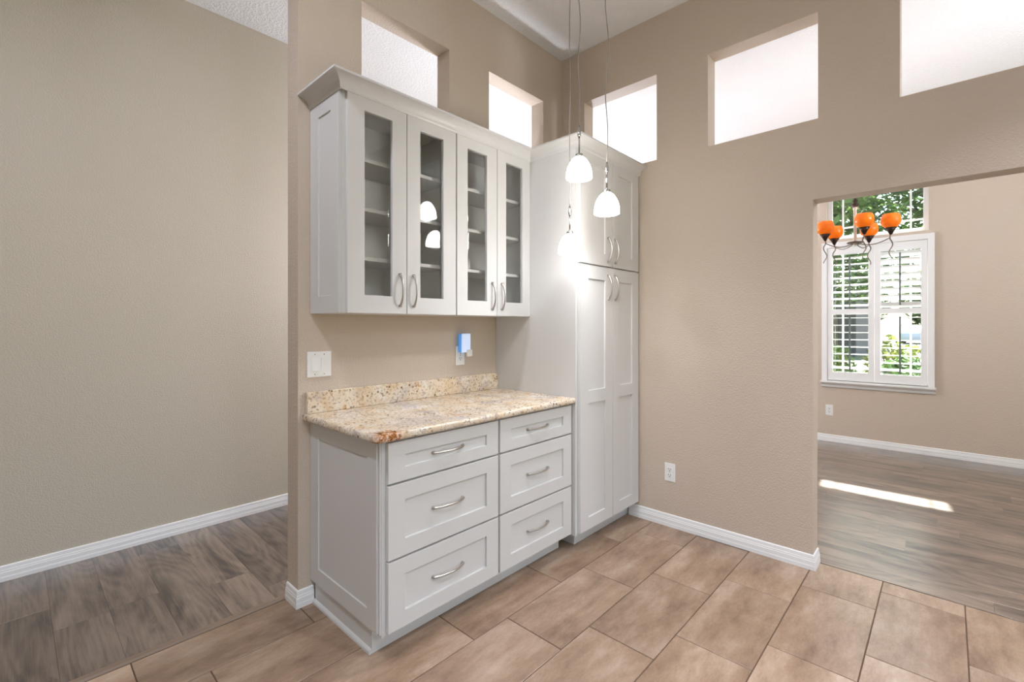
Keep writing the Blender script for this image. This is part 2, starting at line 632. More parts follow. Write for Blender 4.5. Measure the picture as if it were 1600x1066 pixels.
# ------------------------------------------------------------------ shell
A_OPEN = [(-1.736, -1.146, ZO0, ZO1), (-0.806, -0.230, ZO0, ZO1)]
wall('wall_back', XE, WT, 0.0, H, A_OPEN, WT, lambda u, v, w: (u, w, v), WALL,
     'beige textured wall behind the cabinets with two high square openings')
B_OPEN = [(-0.803, -0.216, ZO0, ZO1), (-1.733, -1.145, ZO0, ZO1), (-2.664, -2.076, ZO0, ZO1),
          (-3.20, YE, -0.01, ZH)]
wall('wall_right', -6.0, 0.0, 0.0, H, B_OPEN, WT, lambda u, v, w: (w, u, v), WALL,
     'beige textured wall with high square openings and the dining doorway')
wall('wall_hall', -6.6, XF + 0.15, 0.0, H, [], 0.12, lambda u, v, w: (u, YH + w, v), WALL_HALL,
     'khaki textured hall wall on the left above grey plank floor')
WY0, WY1, WZ0, WZ1 = -2.105, -1.222, 0.72, 3.02     # far window opening: shutters below, transom above
wall('wall_dining', -4.3, YH, 0.0, H, [(WY0, WY1, WZ0, 2.24), (WY0, WY1, 2.32, WZ1)], 0.15,
     lambda u, v, w: (XF + w, u, v), WALL, 'beige dining room wall around the shuttered window')
wall('wall_dining_side', TX, XF + 0.15, 0.0, H, [], 0.12, lambda u, v, w: (u, -4.3 - w, v), WALL, 'beige side wall of the dining room')
wall('wall_left', -6.0, YH, 0.0, H, [], 0.12, lambda u, v, w: (-6.6 - w, u, v), WALL, 'beige wall at the far end of the kitchen')
wall('wall_front', -6.6, TX, 0.0, H, [(-5.6, -0.9, 0.0, 2.6)], 0.12, lambda u, v, w: (u, -6.0 - w, v), WALL,
     'beige wall with a wide sliding door opening behind the camera')

tag(obj('ceiling', MB().box(-6.72, XF + 0.15, -6.12, YH + 0.12, H, H + 0.12), CEIL), 'white knockdown textured ceiling over all rooms', 'ceiling', kind='structure')
tag(obj('trim_eave', MB().box(XF + 0.15, XF + 0.58, -6.0, 3.0, H + 0.03, H + 0.16), TRIM), 'white roof eave outside above the dining window', 'eave', kind='structure')

# ---- floors
fl = tag(obj('floor', MB().box(-6.6, TX, -6.0, TY - 0.02, -0.12, -0.003), GROUT), 'brown rectangular tile floor of the kitchen laid in offset rows', 'floor', kind='structure')
def tile_mesh(w, d, name='tile'):
    return MB().rbox(-w / 2, w / 2, -d / 2, d / 2, -0.012, 0.0, 0.0015, 1).mesh(name)
full = {}
PITCH, LEN, G = 0.306, 0.610, 0.004
ROW0 = -0.166                                     # first long joint
row_off = lambda k: -2.058 + 0.2047 * k            # one cross joint of row k
def add_tile(x0, x1, y0, y1):
    key = (round(x1 - x0, 3), round(y1 - y0, 3))
    if key not in full:
        full[key] = tile_mesh(x1 - x0 - G, y1 - y0 - G)
        full[key].materials.append(TILE)
    obj('tile', full[key], TILE, fl, loc=((x0 + x1) / 2, (y0 + y1) / 2, 0))
for k in range(0, 12):
    y1 = ROW0 - PITCH * (k - 1)
    y0 = y1 - PITCH
    yc = min(y1, TY - 0.022)
    xmax = TX if y0 < YE - 0.05 else 0.0
    x = row_off(k)
    while x > -4.6:
        x -= LEN
    while x < xmax:
        a, b = max(x, -4.6), min(x + LEN, xmax)
        if b - a > 0.02:
            add_tile(a, b, y0, yc)
        x += LEN
tag(obj('tile_field', MB().box(-6.6, -4.605, -6.0, TY - 0.022, -0.012, 0.0).box(-4.6, TX, -6.0, y0 - 0.004, -0.012, 0.0), TILE, fl), 'tiles behind the camera', kind='stuff')

def plank_floor(name, x0, x1, y0, y1, label, phase, rows_end):
    f = tag(obj(name, MB().box(x0, x1, y0, y1, -0.12, -0.0125), SLOT), label, 'floor', kind='structure')
    W, L, g = 0.19, 1.22, 0.0006
    cache = {}
    n = math.ceil((x0 - phase) / W) - 1
    x = phase + n * W
    rnd = random.Random(len(name))
    while x < x1:
        a, b = max(x, x0), min(x + W, x1)
        y = y0 - rnd.uniform(0.05, 1.1)
        while y < y1:
            c, d = max(y, y0), min(y + L, y1)
            if b - a > 0.02 and d - c > 0.05 and rows_end(a, b, c, d):
                key = (round(b - a, 3), round(d - c, 3))
                if key not in cache:
                    w, l = b - a - g, d - c - g
                    cache[key] = MB().rbox(-w / 2, w / 2, -l / 2, l / 2, -0.012, 0.0, 0.0004, 1).mesh('plank')
                    cache[key].materials.append(WOOD)
                obj('plank', cache[key], WOOD, f, loc=((a + b) / 2, (c + d) / 2, 0))
            y += L
        x += W
    return f
plank_floor('floor_hall', -6.6, XF, TY + 0.02, YH, 'dark grey-brown plank floor of the hall on the left', -2.105, lambda a, b, c, d: a > -4.2 and b < 0.6)
plank_floor('floor_dining', TX + 0.006, XF, -4.3, TY + 0.02, 'grey-brown plank floor of the sunlit dining room', 0.05, lambda a, b, c, d: True)
tag(obj('trim_1', MB().sweep([(-6.6, TY), (XE, TY)], [(-0.022, -0.012), (-0.022, 0.001), (-0.012, 0.007), (0.012, 0.007), (0.022, 0.001), (0.022, -0.012)]), STRIP),
    'taupe reducer strip between kitchen tile and hall planks', 'floor trim', kind='structure')

# ---- baseboards
BB = [(0, 0), (0.014, 0), (0.014, 0.020), (0.0125, 0.026), (0.0125, 0.046), (0.0105, 0.050), (0.0105, 0.056), (0.0085, 0.060), (0.0075, HB - 0.004), (0.004, HB), (0, HB)]
def baseboard(name, path, label):
    return tag(obj(name, MB().sweep(path, BB), TRIM), label, 'baseboard', kind='structure')
baseboard('baseboard_back', [(XE, WT), (XE, 0), (-1.992, 0)], 'white baseboard wrapping the free end of the cabinet wall')
baseboard('baseboard_right', [(0, -0.60), (0, YE), (WT, YE)], 'white baseboard along the right wall to the doorway jamb')
baseboard('baseboard_hall', [(-6.6, YH), (XF, YH)], 'white baseboard along the khaki hall wall')
baseboard('baseboard_dining', [(XF, YH), (XF, -4.3)], 'white baseboard under the shuttered dining window')

# ------------------------------------------------------------------ cabinets
def shaker(x0, x1, z0, z1, yback, t, panels, recess=0.010, open_=False):
    """front on the -y side; panels = list of (x0,x1,z0,z1) recessed (or cut through)"""
    us = uniq([x0, x1] + [v for p in panels for v in p[:2]])
    vs = uniq([z0, z1] + [v for p in panels for v in p[2:]])
    inner = holes_fn(us, vs, panels, t)
    def h(i, j):
        q = inner(i, j)
        return (None if open_ else t - recess) if q is None else q
    return MB().hfield(us, vs, h, lambda u, v, w: (u, yback - w, v))

def shaker_side(y0, y1, z0, z1, xback, t, panels, recess=0.006):
    """front on the -x side"""
    us = uniq([y0, y1] + [v for p in panels for v in p[:2]])
    vs = uniq([z0, z1] + [v for p in panels for v in p[2:]])
    inner = holes_fn(us, vs, panels, t)
    h = lambda i, j: t - recess if inner(i, j) is None else inner(i, j)
    return MB().hfield(us, vs, h, lambda u, v, w: (xback - w, u, v))

def pull(cx, cz, half, y, vertical):
    """bowed bar pull with swollen feet, standing off a front at y"""
    pts, rad = [], []
    n = 22
    for i in range(n + 1):
        s = -1 + 2 * i / n
        out = 0.024 * (1 - abs(s) ** 2.4) + 0.005
        r = 0.0048 + 0.0026 * abs(s) ** 5
        o = s * half
        pts.append((cx, y - out, cz + o) if vertical else (cx + o, y - out, cz))
        rad.append(r)
    mb = MB().tube(pts, rad, 10)
    for s in (-1, 1):
        p = (cx, y, cz + s * half * 0.975) if vertical else (cx + s * half * 0.975, y, cz)
        mb.lathe([(0.0, 0.0), (0.0075, 0.0), (0.0068, -0.006), (0.0, -0.0085)], p, 12, axis='y')
    return mb

XS, XM, XP = -2.006, -1.3535, -0.742          # left side, middle joint, pantry side
YB = -0.617                                    # base carcass front
# ---- base cabinets with three drawers each
def base_cabinet(x0, x1, dx0, dx1, label, left_end):
    t = thing('base_cabinet', ((x0 + x1) / 2, -0.3, 0), label, 'cabinet', 'drawer base cabinets under the granite counter')
    mb = MB()
    xi = x0 + 0.012 if left_end else x0
    mb.box(xi, x1, YB, -0.002, 0.1, 0.879)
    obj('body', mb, CAB, t, 0.001)
    obj('toe_kick', MB().box(x0 + (0.016 if left_end else 0), x1, -0.537, -0.02, 0.0, 0.1), CAB, t, 0.001)
    if left_end:
        obj('end_panel', shaker_side(-0.600, -0.002, 0.112, 0.875, XS + 0.012, 0.012, [(-0.525, -0.085, 0.188, 0.802)]), CAB, t, 0.0012)
        obj('toe_molding', MB().sweep([(x0 + 0.016, -0.016), (x0 + 0.016, -0.537)], [(0, 0), (0.012, 0), (0.011, 0.009), (0.006, 0.016), (0, 0.019)]), CAB, t)
        obj('corner_strip', MB().box(x0 + 0.006, x0 + 0.012, -0.6145, -0.6005, 0.112, 0.875), CAB, t, 0.001)
    for (z0, z1, zc, rail) in ((0.706, 0.868, 0.787, 0.056), (0.402, 0.697, 0.550, 0.068), (0.114, 0.393, 0.252, 0.066)):
        st = 0.079
        d = obj('drawer', shaker(dx0, dx1, z0, z1, YB - 0.0005, 0.0195, [(dx0 + st, dx1 - st, z0 + rail, z1 - rail)]), CAB, t, 0.0015)
        obj('handle', pull((dx0 + dx1) / 2, zc, 0.085, YB - 0.020 + (0.010 if True else 0), False), STEEL, d)['label'] = 'brushed nickel bow handle'
    return t
base_cabinet(XS, XM, -1.976, -1.360, 'pale grey three-drawer base cabinet with panelled end, left of the two', True)
base_cabinet(XM, XP - 0.002, -1.347, -0.752, 'pale grey three-drawer base cabinet beside the tall pantry, right of the two', False)

# ---- granite
def slab(x0, x1, y0, y1, z0, z1, r):
    mb = MB()
    mb.box(x0, x1, y0, y1, z0, z1)
    mb.bm.edges.ensure_lookup_table()
    ed = []
    for e in mb.bm.edges:
        a, b = e.verts[0].co, e.verts[1].co
        if abs(a.x - x0) < 1e-6 and abs(b.x - x0) < 1e-6 and abs(a.y - y0) < 1e-6 and abs(b.y - y0) < 1e-6:
            ed.append(e)
    bmesh.ops.bevel(mb.bm, geom=ed, offset=0.03, segments=6, affect='EDGES', profile=0.5)
    ed = [e for e in mb.bm.edges if all(v.co.z in (z0, z1) or abs(v.co.z - z0) < 1e-6 or abs(v.co.z - z1) < 1e-6 for v in e.verts)
          and abs(e.verts[0].co.z - e.verts[1].co.z) < 1e-6 and not all(abs(v.co.y - y1) < 1e-6 for v in e.verts) and not all(abs(v.co.x - x1) < 1e-6 for v in e.verts)]
    bmesh.ops.bevel(mb.bm, geom=ed, offset=r, segments=4, affect='EDGES', profile=0.5)
    return mb
ct = thing('countertop', (-1.4, -0.33, 0.88), 'cream and gold speckled granite countertop with matching backsplash', 'countertop')
s = obj('slab', slab(-2.045, XP - 0.001, -0.662, -0.001, 0.8795, 0.912, 0.012), GRANITE, ct)
for p in s.data.polygons: p.use_smooth = True
sm = s.modifiers.new('es', 'EDGE_SPLIT'); sm.split_angle = math.radians(35)
obj('backsplash', MB().box(-2.030, XP - 0.001, -0.026, -0.001, 0.9125, 1.016), GRANITE, ct, 0.003)

# ---- glazed wall cabinets
YU = -0.289
def wall_cabinet(x0, x1, doors, label, left_end):
    t = thing('wall_cabinet', ((x0 + x1) / 2, -0.15, 1.39), label, 'cabinet', 'glass-door wall cabinets above the counter')
    z0, z1 = 1.391, 2.392
    xi = x0 + 0.012 if left_end else x0
    b = MB()
    w = 0.017
    b.box(xi, xi + w, YU + 0.018, -0.002, z0, z1)
    b.box(x1 - w, x1, YU + 0.018, -0.002, z0, z1)
    b.box(xi + w, x1 - w, YU + 0.018, -0.002, z0, z0 + w)
    b.box(xi + w, x1 - w, YU + 0.018, -0.002, z1 - w, z1)
    b.box(xi + w, x1 - w, -0.012, -0.002, z0 + w, z1 - w)
    obj('body', b, CABIN, t)
    ff = MB().hfield(uniq([xi, xi + 0.04, x1 - 0.04, x1]), uniq([z0, z0 + 0.04, z1 - 0.04, z1]),
                     lambda i, j: None if (i, j) == (1, 1) else 0.018, lambda u, v, ww: (u, YU + 0.018 - ww, v))
    obj('face_frame', ff, CAB, t, 0.001)
    if left_end:
        obj('end_panel', shaker_side(-0.285, -0.002, 1.391, 2.40, XS + 0.012, 0.012, [(-0.208, -0.085, 1.472, 2.310)]), CAB, t, 0.0012)
        obj('corner_strip', MB().box(x0 + 0.005, x0 + 0.012, YU + 0.001, -0.2855, 1.391, 2.40), CAB, t, 0.001)
    for z in (2.112, 1.880, 1.649):
        obj('shelf', MB().box(xi + w, x1 - w, -0.250, -0.012, z - 0.009, z + 0.009), CAB, t, 0.001)
    for (a, c, pa, pc, hx) in doors:
        d = obj('door', shaker(a, c, 1.391, 2.386, YU - 0.0005, 0.0195, [(pa, pc, 1.474, 2.314)], open_=True), CAB, t, 0.0015)
        # bevelled pane: flat middle, sloped rim
        yb, yf, rim, e = YU - 0.004, YU - 0.0095, 0.019, 0.002
        m = MB()
        X0, X1, Z0, Z1 = pa - e, pc + e, 1.474 - e, 2.314 + e
        o = [m.bm.verts.new(p) for p in ((X0, yb - 0.0022, Z0), (X1, yb - 0.0022, Z0), (X1, yb - 0.0022, Z1), (X0, yb - 0.0022, Z1))]
        q = [m.bm.verts.new(p) for p in ((X0 + rim, yf, Z0 + rim), (X1 - rim, yf, Z0 + rim), (X1 - rim, yf, Z1 - rim), (X0 + rim, yf, Z1 - rim))]
        k = [m.bm.verts.new(p) for p in ((X0, yb, Z0), (X1, yb, Z0), (X1, yb, Z1), (X0, yb, Z1))]
        m.bm.faces.new(q)
        m.bm.faces.new(list(reversed(k)))
        for i in range(4):
            j = (i + 1) % 4
            m.bm.faces.new((o[i], o[j], q[j], q[i]))
            m.bm.faces.new((k[i], k[j], o[j], o[i]))
        obj('glass_pane', m, GLASS, d)['label'] = 'clear glass pane with bevelled rim'
        obj('handle', pull(hx, 1.506, 0.078, YU - 0.020, True), STEEL, d)['label'] = 'brushed nickel bow handle'
    return t
wall_cabinet(XS, -1.349, [(-1.976, -1.667, -1.892, -1.747, -1.706), (-1.663, -1.353, -1.585, -1.438, -1.627)],
             'grey glass-door wall cabinet at the free end of the wall, left of two', True)
wall_cabinet(-1.349, XP - 0.002, [(-1.345, -1.039, -1.268, -1.121, -1.080), (-1.035, -0.744, -0.961, -0.815, -1.000)],
             'grey glass-door wall cabinet against the tall pantry, right of two', False)

# ---- tall pantry
pt = thing('pantry_cabinet', (-0.37, -0.33, 0), 'tall pale grey pantry cabinet with four panelled doors in the corner', 'cabinet')
YP = -0.659
obj('body', MB().box(XP, -0.002, YP, -0.002, 0.1, 2.395), CAB, pt, 0.001)
obj('toe_kick', MB().box(-0.650, -0.002, -0.584, -0.02, 0.0, 0.1), CAB, pt, 0.001)
for (a, c, pa, pc, hx) in ((-0.721, -0.3615, -0.634, -0.448, -0.418), (-0.3575, -0.020, -0.280, -0.107, -0.334)):
    for (z0, z1, pans, hz) in ((0.114, 1.698, [(0.188, 0.868), (0.945, 1.617)], 1.575), (1.707, 2.386, [(1.785, 2.310)], 1.812)):
        d = obj('door', shaker(a, c, z0, z1, YP - 0.0005, 0.0195, [(pa, pc, p, q) for p, q in pans]), CAB, pt, 0.0015)
        obj('handle', pull(hx, hz, 0.077, YP - 0.020, True), STEEL, d)['label'] = 'brushed nickel bow handle'

# ---- crown molding
def cove(out, z0, z1):
    pr = [(0.0005, z0), (0.004, z0), (0.007, z0 + 0.006)]
    for i in range(9):
        a = i / 8 * PI / 2
        pr.append((0.008 + (out - 0.012) * (1 - math.cos(a)), z0 + 0.008 + (z1 - z0 - 0.018) * math.sin(a) * 1.0))
    pr += [(out, z1 - 0.009), (out, z1), (0.0005, z1)]
    return pr
crown = MB().sweep([(XS, -0.001), (XS, YU - 0.020), (XP, YU - 0.020), (XP, YP - 0.016), (-0.001, YP - 0.016)], cove(0.062, 2.372, 2.431))
tag(obj('crown_molding', crown, CAB), 'pale grey cove crown molding running along the tops of the cabinets', 'molding')

# ------------------------------------------------------------------ wall plates
def plate_outlet(name, fn, label, group='white duplex outlets'):
    """fn(u, v, w): u across, v up, w out of the wall, from the plate centre"""
    base = fn(0, 0, 0)
    t = thing(name, base, label, 'outlet', group)
    def build(nm, boxes, mat, bev=0.0):
        mb = MB()
        for (a, b, c, d, e, f) in boxes:
            p, q = fn(a, c, e), fn(b, d, f)
            mb.box(min(p[0], q[0]), max(p[0], q[0]), min(p[1], q[1]), max(p[1], q[1]), min(p[2], q[2]), max(p[2], q[2]))
        return obj(nm, mb, mat, t, bev)
    build('cover_plate', [(-0.036, 0.036, -0.060, 0.060, 0, 0.005)], PLATE, 0.0022)
    for s in (-1, 1):
        zc = s * 0.0195
        r = build('receptacle', [(-0.017, 0.017, zc - 0.0145, zc + 0.0145, 0.005, 0.0068)], PLATE, 0.0012)
        mb = MB()
        for (a, b, c, d) in ((-0.0085, -0.0055, zc - 0.001, zc + 0.009), (0.0055, 0.0085, zc - 0.001, zc + 0.008), (-0.0028, 0.0028, zc - 0.0105, zc - 0.005)):
            p, q = fn(a, c, 0.0066), fn(b, d, 0.0073)
            mb.box(min(p[0], q[0]), max(p[0], q[0]), min(p[1], q[1]), max(p[1], q[1]), min(p[2], q[2]), max(p[2], q[2]))
        obj('slots', mb, SLOT, r)
    build('screw', [(-0.002, 0.002, -0.002, 0.002, 0.005, 0.0062)], SLOT)
    return t
plate_outlet('wall_outlet', lambda u, v, w: (-w, -0.8975 - u, 0.359 + v), 'white duplex outlet low on the beige wall right of the pantry')
plate_outlet('wall_outlet', lambda u, v, w: (-1.061 + u, -w, 1.146 + v), 'white duplex outlet above the counter holding the blue plug-in light')
plate_outlet('wall_outlet', lambda u, v, w: (XF - w, -1.248 - u, 0.361 + v), 'white duplex outlet under the shuttered dining window')

sw = thing('light_switch', (-1.9625, 0, 1.146), 'white double rocker light switch plate left of the backsplash', 'light switch')
obj('cover_plate', MB().box(-2.0225, -1.9025, -0.006, 0, 1.084, 1.208), PLATE, sw, 0.0025)
for i, xc in enumerate((-1.9855, -1.9395)):
    m = MB()
    tilt = 0.003 if i == 0 else -0.003
    v = [m.bm.verts.new(p) for p in ((xc - 0.0165, -0.006, 1.1125), (xc + 0.0165, -0.006, 1.1125), (xc + 0.0165, -0.006, 1.1785), (xc - 0.0165, -0.006, 1.1785),
                                     (xc - 0.0165, -0.0105 - tilt, 1.1135), (xc + 0.0165, -0.0105 - tilt, 1.1135), (xc + 0.0165, -0.0105 + tilt, 1.1775), (xc - 0.0165, -0.0105 + tilt, 1.1775))]
    for f in ((0, 3, 2, 1), (4, 5, 6, 7), (0, 1, 5, 4), (1, 2, 6, 5), (2, 3, 7, 6), (3, 0, 4, 7)):
        m.bm.faces.new([v[k] for k in f])
    obj('rocker', m, PLATE, sw, 0.001)
    for z in (1.098, 1.194):
        obj('screw', MB().lathe([(0.0, -0.0068), (0.0028, -0.0066), (0.0028, -0.0055)], (xc, 0, z), 12, axis='y'), CHROME, sw)

nl = thing('plug_in_light', (-1.045, -0.01, 1.17), 'blue and white plug-in night light plugged in above the counter', 'night light')
obj('housing', MB().rbox(-1.083, -1.012, -0.034, -0.0085, 1.168, 1.282, 0.005, 3), BLUE, nl)
obj('front_cover', MB().rbox(-1.079, -1.010, -0.046, -0.0345, 1.166, 1.284, 0.004, 3), BLUEW, nl)
obj('sensor_knob', MB().rbox(-1.050, -1.006, -0.060, -0.0465, 1.140, 1.184, 0.006, 3), PLATE, nl)

# ------------------------------------------------------------------ pendants
def pendant(x, y, zc, label, wave, power, glow=1.0):
    """zc = middle of the glass bell (0.118 tall)"""
    t = thing('pendant_light', (x, y, zc), label, 'pendant light', 'small white glass pendants in front of the pantry')
    zb, r = zc - 0.056, 0.0635
    prof = []
    for i in range(17):
        s = math.sin(i / 16 * PI / 2) * 0.965
        prof.append((r * (1 - s ** 2.2) ** 0.6, zb + 0.006 + 0.108 * s))
    prof = [(r - 0.003, zb), (r, zb + 0.003)] + prof + [(0.0, prof[-1][1] + 0.001)]
    inner = [(max(0.0, q - 0.004), h - 0.004) for q, h in reversed(prof[2:])]          # open at the bottom
    sh = obj('glass_shade', MB().lathe(inner + [(r - 0.004, zb)] + prof[1:], (x, y, 0), 40), SHADE if glow == 1.0 else emitter('dimmer_lit_white_glass', (1.0, 0.97, 0.93, 1), E_PENDANT * glow), t)
    ld = bpy.data.lights.new('lamp', 'SPOT')                     # the bulb, shining down out of the open bell
    ld.energy = P_PENDANT * power
    ld.spot_size = math.radians(165)
    ld.spot_blend = 0.7
    ld.shadow_soft_size = 0.035
    ld.color = (0.97, 0.985, 1.04)
    lo = bpy.data.objects.new('lamp', ld)
    C.objects.link(lo)
    lo.parent = t
    lo.location = (0, 0, zb + 0.012 - zc)
    sh['label'] = 'glowing white glass bell shade'
    zt = zb + 0.111
    obj('shade_cap', MB().lathe([(0.0, zt - 0.006), (0.018, zt - 0.006), (0.018, zt + 0.010), (0.006, zt + 0.014), (0.0, zt + 0.014)], (x, y, 0), 20), CHROME, t)
    stem = obj('stem', MB().tube([(x, y, zt + 0.012), (x, y, zt + 0.105)], 0.0042, 10), CHROME, t)
    obj('grip', MB().lathe([(0.0, zt + 0.100), (0.008, zt + 0.100), (0.0085, zt + 0.104), (0.0085, zt + 0.128), (0.0055, zt + 0.134), (0.0045, zt + 0.150), (0.0, zt + 0.150)], (x, y, 0), 16), CHROME, t)
    pts = []
    z0, z1 = zt + 0.148, H - 0.02
    for i in range(41):
        s = i / 40
        z = z0 + (z1 - z0) * s
        a = wave * math.sin(s * 17.0) * math.sin(PI * s) ** 0.5 if 0 < s < 1 else 0
        pts.append((x + a, y - a, z))
    obj('cord', MB().tube(pts, 0.0024, 8), CORD, t)
    obj('canopy', MB().lathe([(0.0, H - 0.03), (0.02, H - 0.03), (0.055, H - 0.012), (0.058, H - 0.0005), (0.0, H - 0.0005)], (x, y, 0), 28), CHROME, t)
    return t
pendant(-1.074, -0.916, 2.116, 'lit white glass pendant hanging highest of the three before the pantry', 0.004, 1.0)
pendant(-0.946, -0.995, 1.951, 'lit white glass pendant at middle height, rightmost of the three', 0.006, 1.0)
pendant(-0.922, -0.749, 1.779, 'lit white glass pendant hanging lowest of the three before the pantry', 0.0015, 0.01, 0.26)

# ------------------------------------------------------------------ recessed ceiling light outside the frame, and added unseen fill lights
def can_light(x, y, power, label, spread, size=0.16, color=LAMP):
    t = thing('recessed_light', (x, y, H), label, 'ceiling light', 'recessed ceiling lights')
    obj('trim_ring', MB().lathe([(size / 2, H - 0.001), (size / 2 + 0.02, H - 0.001), (size / 2 + 0.018, H - 0.008), (size / 2, H - 0.012), (size / 2, H - 0.001)], (x, y, 0), 32), TRIM, t)
    obj('lens', MB().lathe([(0.0, H - 0.004), (size / 2 - 0.001, H - 0.004), (size / 2 - 0.001, H - 0.001), (0, H - 0.001)], (x, y, 0), 32), LENS, t)
    ld = bpy.data.lights.new('lamp', 'AREA')
    ld.shape = 'DISK'
    ld.size = size
    ld.spread = math.radians(spread)
    ld.energy = power
    ld.color = color
    lo = bpy.data.objects.new('lamp', ld)
    C.objects.link(lo)
    lo.parent = t
    lo.location = (0, 0, -0.014)
    return t
for (x, y, p, spr, lab) in ((-3.2, -0.66, 0.75, 170, 'recessed light above the tile near the hall opening'),
                            (-3.25, -2.9, 0.45, 125, 'unseen recessed fill light added above and behind the camera'),  # unseen, added for overall kitchen fill
                            (-1.25, -2.9, 0.7, 98, 'unseen recessed fill light added in front of the dining doorway')):  # unseen, added to brighten the right wall
    can_light(x, y, P_KITCHEN * p, lab, spr)
def fill_globe(x, y, z, e, label, r=0.12, tint=(0.94, 0.98, 1.11, 1)):  # unseen glowing globe, added to fill walls and ceiling with light
    t = thing('fill_globe', (x, y, z), label, 'ceiling light', 'unseen fill globes')
    m = emitter('fill_globe_glow', tint, e)
    obj('globe', MB().lathe([(max(0.0, r * math.sin(PI * i / 16)) if 0 < i < 16 else 0.0, z - r * math.cos(PI * i / 16)) for i in range(17)], (x, y, 0), 28), m, t)
    obj('stem', MB().tube([(x, y, z + r - 0.002), (x, y, H - 0.02)], 0.006, 8), CHROME, t)
    obj('canopy', MB().lathe([(0.0, H - 0.03), (0.05, H - 0.028), (0.06, H - 0.0005), (0, H - 0.0005)], (x, y, 0), 24), CHROME, t)
    return t
fill_globe(-4.4, -2.3, 2.65, FILL_KITCHEN * 0.3, 'unseen white globe added as kitchen fill to the left of the camera')
fill_globe(-2.4, -4.2, 2.65, FILL_KITCHEN, 'unseen white globe added as kitchen fill behind the camera')
fill_globe(1.9, 0.74, 1.95, FILL_HALL, 'unseen white globe added as fill at the far end of the hall')
fill_globe(1.0, -3.7, 2.4, FILL_DINING, 'unseen white globe added as fill at the right of the dining room', tint=(0.89, 1.0, 1.10, 1))
sc = thing('fill_sconce', (-0.5, WT, 1.9), 'unseen white globe added as fill on the hall side of the cabinet wall', 'fill light')  # hidden behind the wall, added to brighten the hall
obj('globe', MB().lathe([(0.08 * math.sin(PI * i / 16) if 0 < i < 16 else 0.0, 1.95 - 0.08 * math.cos(PI * i / 16)) for i in range(17)], (-0.5, WT + 0.12, 0), 28), emitter('fill_sconce_glow', (0.94, 0.98, 1.11, 1), FILL_HALL * 1.0), sc)
obj('bracket', MB().tube([(-0.5, WT, 1.82), (-0.5, WT + 0.06, 1.82), (-0.5, WT + 0.12, 1.84), (-0.5, WT + 0.12, 1.872)], 0.008, 10), CHROME, sc)
obj('back_plate', MB().lathe([(0.0, 0.012), (0.05, 0.010), (0.055, 0.0), (0.0, 0.0)], (-0.5, WT + 0.0005, 1.82), 24, axis='y'), CHROME, sc)

# ------------------------------------------------------------------ dining window with shutters
win = tag(bpy.data.objects.new('window_1', None), 'white framed window with plantation shutters and a transom above', 'window', kind='structure')
C.objects.link(win)
win.location = (XF, (WY0 + WY1) / 2, WZ0)
def wbox(name, *boxes, mat=TRIM, parent=win, bevel=0.0015):
    mb = MB()
    for b in boxes:
        mb.box(*b)
    return obj(name, mb, mat, parent, bevel)
XG = XF + 0.085                                     # glass plane
# sashes and prairie muntins
for (z0, z1, nm) in ((WZ0, 2.24, 'sash'), (2.32, WZ1, 'transom_sash')):
    f = 0.045
    us, vsz = uniq([WY0, WY0 + f, WY1 - f, WY1]), uniq([z0, z0 + f, z1 - f, z1])
    sash = obj(nm, MB().hfield(us, vsz, lambda i, j: None if (i, j) == (1, 1) else 0.04, lambda u, v, w: (XG - 0.02 + w, u, v)), TRIM, win, 0.002)
    obj('pane', MB().box(XG - 0.002, XG + 0.002, WY0 + f - 0.005, WY1 - f + 0.005, z0 + f - 0.005, z1 - f + 0.005), WINGLASS, sash)
    g = 0.008
    for yc in (WY0 + f + 0.10, WY1 - f - 0.10):
        wbox('muntin', (XG - 0.012, XG + 0.012, yc - g, yc + g, z0 + f, z1 - f), parent=sash)
    for zc in (z0 + f + 0.09, z1 - f - 0.09):
        wbox('muntin', (XG - 0.011, XG + 0.011, WY0 + f, WY1 - f, zc - g, zc + g), parent=sash)
wbox('meeting_rail', (XG - 0.022, XG + 0.02, WY0 + 0.045, WY1 - 0.045, 1.475, 1.515))
# casing, top rail of the shutter frame, sill
FY0, FY1, FZ0, FZ1 = -2.150, -1.178, 0.700, 2.285
us, vsz = uniq([FY0, FY0 + 0.052, FY1 - 0.052, FY1]), uniq([FZ0, FZ0 + 0.004, FZ1 - 0.06, FZ1])
obj('shutter_frame', MB().hfield(us, vsz, lambda i, j: None if (i, j) == (1, 1) else 0.034, lambda u, v, w: (XF - 0.001 - w, u, v)), TRIM, win, 0.004)
sill = MB().sweep([(XF, -1.168), (XF, -2.160)], [(0, 0.628), (0.012, 0.628), (0.020, 0.640), (0.024, 0.655), (0.042, 0.668), (0.052, 0.682), (0.062, 0.684), (0.062, 0.700), (0, 0.700)])
obj('window_sill', sill, TRIM, win)
